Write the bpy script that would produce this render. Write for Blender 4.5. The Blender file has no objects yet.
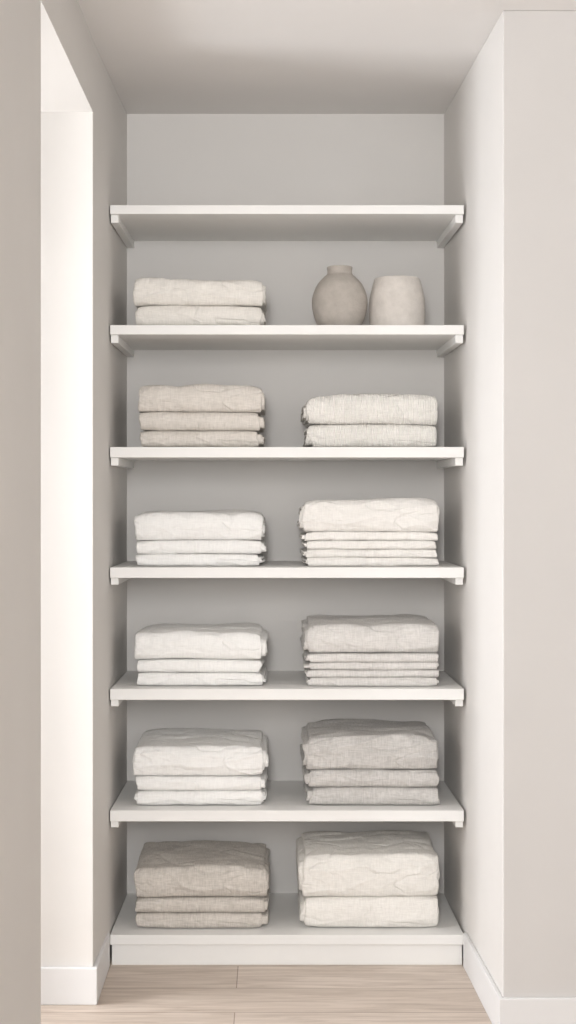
import bpy, math, random
import numpy as np
ZOOM=(1.0,288,512)
S=0.0028; D=3.78; CZ=470*S
def ky(k): return D/k-D
YB=ky(0.9044); H=CZ+422.4*S
sc=bpy.context.scene
sc.view_settings.view_transform='Standard'
sc.view_settings.look='None'
sc.view_settings.exposure=0.0

# ---------------- materials ----------------
def lin(c): 
    return tuple(((v/255)/12.92 if v/255<=0.04045 else ((v/255+0.055)/1.055)**2.4) for v in c)+(1,)
def base(name,rough=0.9):
    m=bpy.data.materials.new(name); m.use_nodes=True
    nt=m.node_tree; b=nt.nodes['Principled BSDF']; b.inputs['Roughness'].default_value=rough
    b.inputs['Specular IOR Level'].default_value=0.25
    return m,nt,b
def coords(nt,scale=(1,1,1)):
    tc=nt.nodes.new('ShaderNodeTexCoord'); mp=nt.nodes.new('ShaderNodeMapping')
    mp.inputs['Scale'].default_value=scale
    nt.links.new(tc.outputs['Object'],mp.inputs['Vector']); return mp.outputs['Vector']
def noise(nt,vec,scale,detail=4,rough=0.55,dist=0.0):
    n=nt.nodes.new('ShaderNodeTexNoise'); n.inputs['Scale'].default_value=scale
    n.inputs['Detail'].default_value=detail; n.inputs['Roughness'].default_value=rough
    n.inputs['Distortion'].default_value=dist
    nt.links.new(vec,n.inputs['Vector']); return n.outputs['Fac']
def ramp(nt,fac,c1,c2,p1=0.3,p2=0.7):
    r=nt.nodes.new('ShaderNodeValToRGB'); r.color_ramp.elements[0].position=p1; r.color_ramp.elements[1].position=p2
    r.color_ramp.elements[0].color=c1; r.color_ramp.elements[1].color=c2
    nt.links.new(fac,r.inputs['Fac']); return r.outputs['Color']
def bump(nt,b,h,strength,dist,prev=None):
    n=nt.nodes.new('ShaderNodeBump'); n.inputs['Strength'].default_value=strength; n.inputs['Distance'].default_value=dist
    nt.links.new(h,n.inputs['Height'])
    if prev: nt.links.new(prev,n.inputs['Normal'])
    nt.links.new(n.outputs['Normal'],b.inputs['Normal']); return n.outputs['Normal']
def mathn(nt,op,a,b_=0.0):
    n=nt.nodes.new('ShaderNodeMath'); n.operation=op
    for i,v in enumerate((a,b_)):
        if isinstance(v,(int,float)): n.inputs[i].default_value=v
        else: nt.links.new(v,n.inputs[i])
    return n.outputs[0]
def paint(name,col,var=3,rough=0.85,bs=0.15):
    m,nt,b=base(name,rough); v=coords(nt)
    c=ramp(nt,noise(nt,v,2.2,3),lin([x-var for x in col]),lin([x+var for x in col]))
    nt.links.new(c,b.inputs['Base Color'])
    bump(nt,b,noise(nt,v,120,3),bs,0.001); return m
M_wall=paint('wall_plaster',(218,215,211),2)
M_wall_shade=paint('wall_plaster_painted_shade',(204,201,198),2)  # same plaster, with shade on the right wall's front face painted into the colour
M_ceil=paint('ceiling_plaster',(225,222,219),2)
M_shelf=paint('shelf_white_paint',(236,235,232),1,0.55,0.05)
M_trim=paint('trim_white_paint',(222,221,220),1,0.5,0.05)

def linen(name,col,heather=6,rib=False):
    m,nt,b=base(name,0.95); b.inputs['Specular IOR Level'].default_value=0.1
    b.inputs['Sheen Weight'].default_value=0.1
    v1=coords(nt,(40,420,420)); v2=coords(nt,(420,40,40)); v0=coords(nt)
    a=noise(nt,v1,1.0,3); c=noise(nt,v2,1.0,3)
    mix=mathn(nt,'MULTIPLY',mathn(nt,'ADD',a,c),0.5)
    big=noise(nt,v0,14,5,0.6)
    f=mathn(nt,'ADD',mathn(nt,'MULTIPLY',mix,0.75),mathn(nt,'MULTIPLY',big,0.25))
    cr=ramp(nt,f,lin([x-heather*1.3 for x in col]),lin([min(255,x+heather*1.1) for x in col]),0.40,0.60)
    nt.links.new(cr,b.inputs['Base Color'])
    n1=bump(nt,b,mix,0.5,0.0018)
    cz=noise(nt,coords(nt,(0.8,1,1.5)),9,2,0.5,0.6)
    cz=mathn(nt,'MINIMUM',mathn(nt,'ABSOLUTE',mathn(nt,'SUBTRACT',cz,0.5)),0.06)
    n2=bump(nt,b,cz,0.85,0.04,n1)
    n2=bump(nt,b,noise(nt,v0,60,4,0.6),0.35,0.005,n2)
    if rib:
        w=nt.nodes.new('ShaderNodeTexWave'); w.wave_type='BANDS'; w.bands_direction='X'
        w.inputs['Scale'].default_value=45; w.inputs['Distortion'].default_value=1.5; w.inputs['Detail'].default_value=2
        nt.links.new(v0,w.inputs['Vector']); bump(nt,b,w.outputs['Fac'],0.5,0.003,n2)
    return m

def floor_mat():
    m,nt,b=base('pale_oak_planks',0.5)
    v=coords(nt)
    br=nt.nodes.new('ShaderNodeTexBrick'); nt.links.new(v,br.inputs['Vector'])
    br.inputs['Scale'].default_value=1; br.inputs['Brick Width'].default_value=1.5; br.inputs['Row Height'].default_value=0.17
    br.inputs['Mortar Size'].default_value=0.0015; br.inputs['Mortar Smooth'].default_value=0.3; br.offset=0.37
    br.inputs['Color1'].default_value=lin((216,203,191)); br.inputs['Color2'].default_value=lin((202,188,175)); br.inputs['Mortar'].default_value=lin((155,140,126))
    g=noise(nt,coords(nt,(2.2,30,10)),1.5,7,0.65,0.8)
    gr=ramp(nt,g,lin((160,142,126)),lin((255,255,255)),0.32,0.6)
    mx=nt.nodes.new('ShaderNodeMix'); mx.data_type='RGBA'; mx.blend_type='MULTIPLY'; mx.inputs['Factor'].default_value=0.45
    nt.links.new(br.outputs['Color'],mx.inputs['A']); nt.links.new(gr,mx.inputs['B'])
    nt.links.new(mx.outputs['Result'],b.inputs['Base Color'])
    bump(nt,b,g,0.1,0.002); return m
M_floor=floor_mat()

# ---------------- geometry helpers ----------------
def mkobj(name,verts,faces,mat,smooth=False,parent=None):
    me=bpy.data.meshes.new(name); me.from_pydata(verts,[],faces); me.update()
    o=bpy.data.objects.new(name,me); sc.collection.objects.link(o); me.materials.append(mat)
    if smooth:
        for p in me.polygons: p.use_smooth=True
    if parent: o.parent=parent
    return o
def prism(name,poly,z0,z1,mat,bev=0,parent=None):
    n=len(poly); vs=[(x,y,z0) for x,y in poly]+[(x,y,z1) for x,y in poly]
    fs=[tuple(reversed(range(n))),tuple(range(n,2*n))]+[(i,(i+1)%n,n+(i+1)%n,n+i) for i in range(n)]
    o=mkobj(name,vs,fs,mat,parent=parent)
    if bev:
        b=o.modifiers.new('bevel','BEVEL'); b.width=bev; b.segments=3
    return o
def box(name,x0,x1,y0,y1,z0,z1,mat,bev=0,parent=None):
    return prism(name,[(x0,y0),(x1,y0),(x1,y1),(x0,y1)],z0,z1,mat,bev,parent)
def empty(name,loc=(0,0,0)):
    e=bpy.data.objects.new(name,None); sc.collection.objects.link(e); e.location=loc; return e

# ---------------- room shell ----------------
xlB=-160.3*S; xlC=-165.7*S; yC=ky(1.08); yJ=ky(1.394)
xrB=190.2*S; xrF=200.9*S; yR=ky(1.15)
HEAD=CZ+355.5*S; XW=-2.0; YREAR=-5.0; XR=2.6
fl=box('floor',XW-0.15,XR+0.15,YREAR,YB+0.15,-0.1,0,M_floor)
for v_ in fl.data.vertices: v_.co.x+=0.095
fl.location.x=-0.095      # plank joint position
box('ceiling',XW-0.15,XR+0.15,YREAR,YB+0.15,H,H+0.1,M_ceil)
box('wall_back',xlB,xrB,YB,YB+0.15,0,H,M_wall)
prism('wall_left_return',[(XW,yC),(xlC,yC),(xlB,YB),(xlB,YB+0.15),(XW,YB+0.15)],0,H,M_wall,0.002)
prism('wall_left',[(XW,YREAR),(xlC,YREAR),(xlC,yJ),(XW,yJ)],0,H,M_wall,0.002)
box('wall_left_header',XW,xlC,yJ,yC,HEAD,H,M_wall)
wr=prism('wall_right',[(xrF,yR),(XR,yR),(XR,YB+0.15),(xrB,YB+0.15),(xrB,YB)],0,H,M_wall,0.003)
wr.data.materials.append(M_wall_shade); wr.data.polygons[2].material_index=1
box('wall_right_side',XR,XR+0.15,YREAR,YB+0.15,0,H,M_wall)
wy0,wy1,wz0,wz1=yJ+0.06,yC-0.06,0.25,2.2
vs=[];fs=[]
def addbox(x0,x1,y0,y1,z0,z1):
    b=len(vs); vs.extend([(x0,y0,z0),(x1,y0,z0),(x1,y1,z0),(x0,y1,z0),(x0,y0,z1),(x1,y0,z1),(x1,y1,z1),(x0,y1,z1)])
    fs.extend([tuple(b+i for i in f) for f in [(3,2,1,0),(4,5,6,7),(0,1,5,4),(1,2,6,5),(2,3,7,6),(3,0,4,7)]])
addbox(XW-0.15,XW,yJ-0.3,wy0,0,H); addbox(XW-0.15,XW,wy1,yC+0.3,0,H)
addbox(XW-0.15,XW,wy0,wy1,0,wz0); addbox(XW-0.15,XW,wy0,wy1,wz1,H)
mkobj('wall_window_side',vs,fs,M_wall)
vs=[];fs=[]
for a in (wy0,wy1-0.045,(wy0+wy1)/2-0.02): addbox(XW-0.1,XW-0.05,a,a+0.045,wz0,wz1)
for a in (wz0,wz1-0.045,1.4): addbox(XW-0.1,XW-0.05,wy0,wy1,a,a+0.045)
mkobj('window_1',vs,fs,M_trim)
BH=CZ-435.6*S; bt=0.012
prism('baseboard_left',[(XW,yC-bt),(xlC+bt,yC-bt),(xlC+bt*0.9,-0.006),(xlC+0.002,-0.006),(xlC,yC),(XW,yC)],0,BH,M_trim,0.003)
def rx(y): return xrB+(xrF-xrB)*(YB-y)/(YB-yR)
prism('baseboard_right',[(xrF-bt,yR-bt),(XR,yR-bt),(XR,yR),(xrF,yR),(rx(-0.006),-0.006),(rx(-0.006)-bt,-0.006)],0,BH,M_trim,0.003)
box('baseboard_left_near',xlC,xlC+bt,YREAR,yJ,0,BH,M_trim,0.003)

# ---------------- shelving ----------------
XL,XRs=-162*S,192*S
shelf_top={1:205,2:325,3:447,4:567.5,5:689,6:810.5,7:935}
th={1:9,2:9.5,3:10.5,4:10.5,5:11,6:11,7:10}
def zt(n): return CZ+(496-shelf_top[n])*S
def lx(y): return xlB+(xlC-xlB)*(YB-y)/(YB-yC)
unit=empty('built_in_shelving')
for n in range(1,8):
    z1=zt(n); z0=z1-th[n]*S
    prism('shelf_%d'%n,[(XL,0),(XRs,0),(rx(YB)-0.001,YB),(lx(YB)+0.001,YB)],z0,z1,M_shelf,0.0015,unit)
    if n<7:
        c=8*S; hh=(8 if n<4 else 7)*S
        prism('cleat_l_%d'%n,[(XL+0.001,0.012),(XL+c,0.012),(xlB+c,YB),(xlB+0.001,YB)],z0-hh,z0,M_shelf,0.0012,unit)
        prism('cleat_r_%d'%n,[(XRs-c,0.012),(XRs-0.001,0.012),(xrB-0.001,YB),(xrB-c,YB)],z0-hh,z0,M_shelf,0.0012,unit)
box('toe_kick',XL+0.004,XRs-0.004,0.008,0.03,0,zt(7)-10*S,M_shelf,0.0015,unit)

# ---------------- linens ----------------
rng=np.random.default_rng(7)
TAB=rng.random((32,32,32))*2-1
def vn(x,y,z):
    xi=np.floor(x).astype(int); yi=np.floor(y).astype(int); zi=np.floor(z).astype(int)
    fx=x-xi; fy=y-yi; fz=z-zi
    fx=fx*fx*(3-2*fx); fy=fy*fy*(3-2*fy); fz=fz*fz*(3-2*fz)
    g=lambda a,b,c: TAB[(xi+a)%32,(yi+b)%32,(zi+c)%32]
    l=lambda a,b,t:a+(b-a)*t
    return l(l(l(g(0,0,0),g(1,0,0),fx),l(g(0,1,0),g(1,1,0),fx),fy),l(l(g(0,0,1),g(1,0,1),fx),l(g(0,1,1),g(1,1,1),fx),fy),fz)
def fbm(x,y,z,o=3):
    r=0;a=1
    for i in range(o): r=r+a*vn(x*2**i+i*7.3,y*2**i+i*3.1,z*2**i+i*5.7); a*=0.5
    return r
def ridge(x,y,z,o=2):
    r=0;a=1
    for i in range(o): r=r+a*(1-np.abs(vn(x*2**i+i*4.3,y*2**i+i*9.1,z*2**i+i*2.7))*3.2).clip(0,1)**1.6; a*=0.5
    return r
def uprofile(h,yf,yb,b,n1,n2,p):
    b=max(b,0.0015)
    ts=np.linspace(0,1,n1,endpoint=False)
    top=np.stack([yb+(yf+b-yb)*ts,np.full(n1,h)],1)
    th_=np.linspace(0,math.pi,n2)
    c=np.cos(th_); s=np.sin(th_)
    arc=np.stack([yf+b-b*np.abs(s)**(2/p),h*np.sign(c)*np.abs(c)**(2/p)],1)
    bot=top[::-1].copy(); bot[:,1]=-h
    return np.concatenate([top,arc,bot])
def towel(V,F,off,W,xc,yf,yb,z0,T,m,seed,amp,top,opn):
    """folded cloth: m nested U-folded sheets, fold at the front, ply edges showing at the open side"""
    h=T/2*0.985; t=h/m*0.88; zc=z0+T/2
    for j in range(m):
        ho=h-j*h/m; hi=max(ho-t,0.0004)
        bo=min(ho*0.98,0.027) 
        yo=yf+j*t*0.9; fine=(j==0)
        n1,n2=(60,44) if fine else (34,20)
        jb=yb-rng.random()*0.012
        Po=uprofile(ho,yo,jb,bo,n1,n2,2.3); Pi=uprofile(hi,yo+t,jb,bo-t if bo-t>hi*0.5 else hi*0.6,n1,n2,2.2)
        C=(Po+Pi)/2; Hf=(Po-Pi)/2
        nx=180 if fine else 90
        e=np.array([0,.03,.12,.28,.5,.8,1.0])*t*0.5
        xs=np.concatenate([e,np.linspace(t*0.5,W-t*0.5,nx)[1:-1],W-e[::-1]])
        d=np.minimum(xs,W-xs); q=1-np.clip(d/(t*0.5),0,1); ef=np.sqrt(np.clip(1-q*q,0,1))
        nv=len(C)
        sl=seed*3.1+j*5.7
        zz=np.tanh(C[:,1]/(T*0.12))
        def edge(k,sg):
            a=rng.random(2)-.5
            o_=(opn==sg)
            pr=((0.005+0.003*rng.random()) if j else -0.007) if (o_ and m>1) else 0.0
            g=(1-np.exp(-((C[:,0]-yf)/0.02).clip(0)))
            return vn(C[:,0]*12+sl+k,C[:,1]*40,np.full(nv,sl+k))*0.004+ (a[0]*(1+zz)/2+a[1]*(1-zz)/2)*(0.010 if o_ else 0.007) + sg*pr*(0.4+0.6*g)
        Lr=edge(0,-1); Rr=edge(9,1)
        outer=C[None]+Hf[None]*ef[:,None,None]; inner=C[None]-Hf[None]*ef[:,None,None]
        loop=np.concatenate([outer,inner[:,::-1]],1)
        LL=np.concatenate([Lr,Lr[::-1]]); RR=np.concatenate([Rr,Rr[::-1]])
        u=(xs/W)[:,None]
        X=xc-W/2+xs[:,None]+(1-u)**4*LL[None]+u**4*RR[None]
        Y=loop[:,:,0]; Z=loop[:,:,1]
        un=np.abs(2*u-1)
        sd=seed*1.37
        Z=Z*(1-0.08*un**10+0.10*un**6*vn(X*0+sd,Y*9,Z*0+np.where(u>.5,5.0,0)))
        fr=np.exp(-((Y-yf)/0.05).clip(0)**2)
        A=amp
        Y2=Y+fr*A*(fbm(X*7+sd,Z*10+sd,Y*0+sd,2)*0.0034-(ridge(X*8+Z*16+sd,Z*24-X*5,Y*10+sd,1)-.4)*0.0028
                   -(ridge(X*22-Z*24+sd,Z*34+X*9,Y*20+sd,1)-.4)*0.0009)
        hz=((Z+h)/(2*h)).clip(0,1)
        big=min(1,T/0.06) if top else 0.25
        Z2=Z+hz*A*big*(fbm(X*6+sd,Y*7+sd,Y*0+sd*2,2)*0.0044-(ridge(X*7+sd+Y*7,Y*11+sd-X*4,Z*0+sd,1)-.4)*0.0038-(ridge(X*20+sd-Y*9,Y*18+sd,Z*0+sd,1)-.4)*0.0011)
        Z2=Z2+(1-hz)*0.0012*fbm(X*9+sd,Y*8,Y*0+sd,2)
        Y2=Y2+0.005*un**7*fr
        vsn=np.stack([X,Y2,Z2+zc],2)
        a,b=vsn.shape[:2]
        idx=np.arange(a*b).reshape(a,b)
        i0=idx[:-1]; i1=idx[1:]
        f=np.stack([i0,np.roll(i0,-1,1),np.roll(i1,-1,1),i1],2).reshape(-1,4)+off[0]
        V.append(vsn.reshape(-1,3)); F.append(f); off[0]+=a*b
def stack(name,px0,px1,n,layers,mat,seed,k=0.99,amp=1.0,dep=0.30):
    """layers: thicknesses (photo px at the shelf front) from bottom to top"""
    yf=ky(k); W=(px1-px0)/k*S; xc=((px0+px1)/2-272)/k*S
    opn=1 if xc<0 else -1
    xc-=opn*0.002
    V=[];F=[];off=[0]; z=zt(n)+0.0012
    tot=sum(layers)*S/k
    for i,l in enumerate(layers):
        T=l*S/k; m=4 if T>0.06 else (3 if T>0.038 else 2)
        top=(i==len(layers)-1)
        w=W-rng.random()*0.008-(0.004 if top else 0.009)
        towel(V,F,off,w,xc+(rng.random()-.5)*0.006,yf+rng.random()*0.008,min(yf+dep,YB-0.02),z,T,m,seed*7+i,amp*(1.2 if top else .8),top,opn)
        z+=T*0.992
    V=np.concatenate(V); F=np.concatenate(F)
    zr=(V[:,2]-zt(n))/tot
    V[:,2]+=zr.clip(0,1)*(fbm(V[:,0]*5+seed*2.2,V[:,1]*5,V[:,0]*0+seed,2)*0.004-0.006*np.abs((V[:,0]-xc)/(W/2))**7)
    V[:,2]=np.maximum(V[:,2],zt(n)+0.0003)
    org=np.array([xc,yf+dep/2,zt(n)])
    me=bpy.data.meshes.new(name); Vl=(V-org).astype(np.float32)
    me.vertices.add(len(V)); me.vertices.foreach_set('co',Vl.ravel())
    me.loops.add(F.size); me.loops.foreach_set('vertex_index',F.astype(np.int32).ravel())
    me.polygons.add(len(F)); me.polygons.foreach_set('loop_start',np.arange(0,F.size,4,dtype=np.int32))
    me.polygons.foreach_set('use_smooth',np.ones(len(F),dtype=bool))
    me.update(calc_edges=True); me.validate()
    o=bpy.data.objects.new(name,me); sc.collection.objects.link(o); o.location=org; me.materials.append(mat)
    return o
M={'cream':linen('linen_cream',(229,225,218),6),'beige':linen('linen_beige',(214,208,200),8),
 'rib':linen('linen_ribbed_cream',(230,227,221),7,True),'white':linen('linen_white',(240,239,236),4),
 'offw':linen('linen_offwhite',(235,232,227),5),'grey':linen('linen_light_grey',(216,213,209),9),
 'dgrey':linen('linen_grey',(200,197,193),11),'taupe':linen('linen_taupe',(202,196,188),12),'ecru':linen('linen_ecru',(236,233,227),6)}
st='folded_linen_stack'
stack(st,134,266,2,[22,27],M['cream'],1)
stack(st,137,263,3,[17,19,28],M['beige'],2)
stack(st,305,438,3,[23,30],M['rib'],3)
stack(st,134,265,4,[12,14,27],M['white'],4)
stack(st,302,440,4,[8.5,8.5,8.5,8.5,33],M['offw'],5,amp=1.2)
stack(st,135,265,5,[13,13,27],M['white'],6)
stack(st,305,441,5,[8.5,8,8,8.5,29],M['grey'],7)
stack(st,133,267,6,[15,14,31],M['white'],8,amp=1.1)
stack(st,305,440,6,[18,18,34],M['dgrey'],9,amp=1.2)
stack(st,134,268,7,[16,15,30],M['taupe'],10)
stack(st,301,441,7,[31,43],M['ecru'],11,amp=1.3)

# ---------------- ceramics ----------------
def ceramic(name,col):
    m,nt,b=base(name,0.85); v=coords(nt)
    f=noise(nt,v,35,6,0.65)
    nt.links.new(ramp(nt,f,lin([x-9 for x in col]),lin([x+7 for x in col])),b.inputs['Base Color'])
    n=bump(nt,b,noise(nt,v,220,3),0.5,0.0015); bump(nt,b,noise(nt,coords(nt,(1,1,8)),12,3),0.25,0.004,n); return m
def lathe(name,prof,loc,mat,seg=96):
    P=[prof[0]]+prof+[prof[-1]]; pts=[]
    for i in range(1,len(P)-2):
        for s in range(8):
            t=s/8; p0,p1,p2,p3=P[i-1:i+3]
            c=[0.5*((2*p1[a])+(-p0[a]+p2[a])*t+(2*p0[a]-5*p1[a]+4*p2[a]-p3[a])*t*t+(-p0[a]+3*p1[a]-3*p2[a]+p3[a])*t**3) for a in (0,1)]
            pts.append((max(0,c[0]),c[1]))
    pts.append(prof[-1]); n=len(pts); vs=[]; fs=[]
    for r,z in pts:
        for s in range(seg):
            a=2*math.pi*s/seg; vs.append((r*math.cos(a),r*math.sin(a),z))
    for i in range(n-1):
        for s in range(seg):
            fs.append((i*seg+s,i*seg+(s+1)%seg,(i+1)*seg+(s+1)%seg,(i+1)*seg+s))
    o=mkobj(name,vs,fs,mat,True); o.location=loc; return o
kv=0.97; u=S/kv
vz=zt(2)+0.0005
lathe('round_ceramic_vase',[(0,0),(15*u,0),(19*u,1*u),(24.5*u,10*u),(27.6*u,23*u),(27*u,34*u),(22.5*u,45*u),(16.5*u,52*u),(13.2*u,55*u),(12.2*u,58*u),(12.8*u,62*u),(11.8*u,62.8*u),(10.4*u,61*u),(10.8*u,55*u),(18*u,46*u),(24*u,33*u),(24*u,19*u),(15*u,5*u),(0,4*u)],((339.7-272)*u,ky(kv),vz),ceramic('ceramic_taupe',(178,171,163)))
lathe('tapered_ceramic_pot',[(0,0),(24*u,0),(27*u,1*u),(27.6*u,9*u),(28*u,20*u),(27.4*u,31*u),(25*u,42*u),(23*u,49*u),(21.6*u,51*u),(19.4*u,50*u),(22*u,42*u),(25*u,25*u),(23*u,6*u),(0,4*u)],((397*1.0-272)*u,ky(kv),vz),ceramic('ceramic_greige',(208,202,195)))

# ---------------- light ----------------
w=bpy.data.worlds.new('sky'); sc.world=w; w.use_nodes=True
bg=w.node_tree.nodes['Background']; bg.inputs['Color'].default_value=(0.985,0.985,1,1); bg.inputs['Strength'].default_value=1.15
def area(name,loc,rot,sx,sy,power,col=(1,1,1)):
    l=bpy.data.lights.new(name,'AREA'); l.shape='RECTANGLE'; l.size=sx; l.size_y=sy; l.energy=power; l.color=col
    o=bpy.data.objects.new(name,l); sc.collection.objects.link(o); o.location=loc; o.rotation_euler=rot; return o
area('window_daylight',(XW-0.3,(wy0+wy1)/2,1.35),(0,math.radians(-90),0),1.9,0.8,88,(0.935,0.955,1))
area('room_fill',(-0.2,-4.4,1.85),(math.radians(87),0,math.radians(-4)),0.45,1.1,70,(0.99,0.985,0.99))  # added unseen fill light behind the camera, no window modelled there

cam=bpy.data.cameras.new('camera'); co=bpy.data.objects.new('camera',cam); sc.collection.objects.link(co)
co.location=(0,-D,CZ); co.rotation_euler=(math.radians(90),0,0)
Zm,zx,zy=ZOOM
cam.lens=D/S/1024*36*Zm; cam.sensor_width=36; cam.shift_x=(zx-272)*Zm/1024; cam.shift_y=-(zy-496)*Zm/1024
sc.camera=co
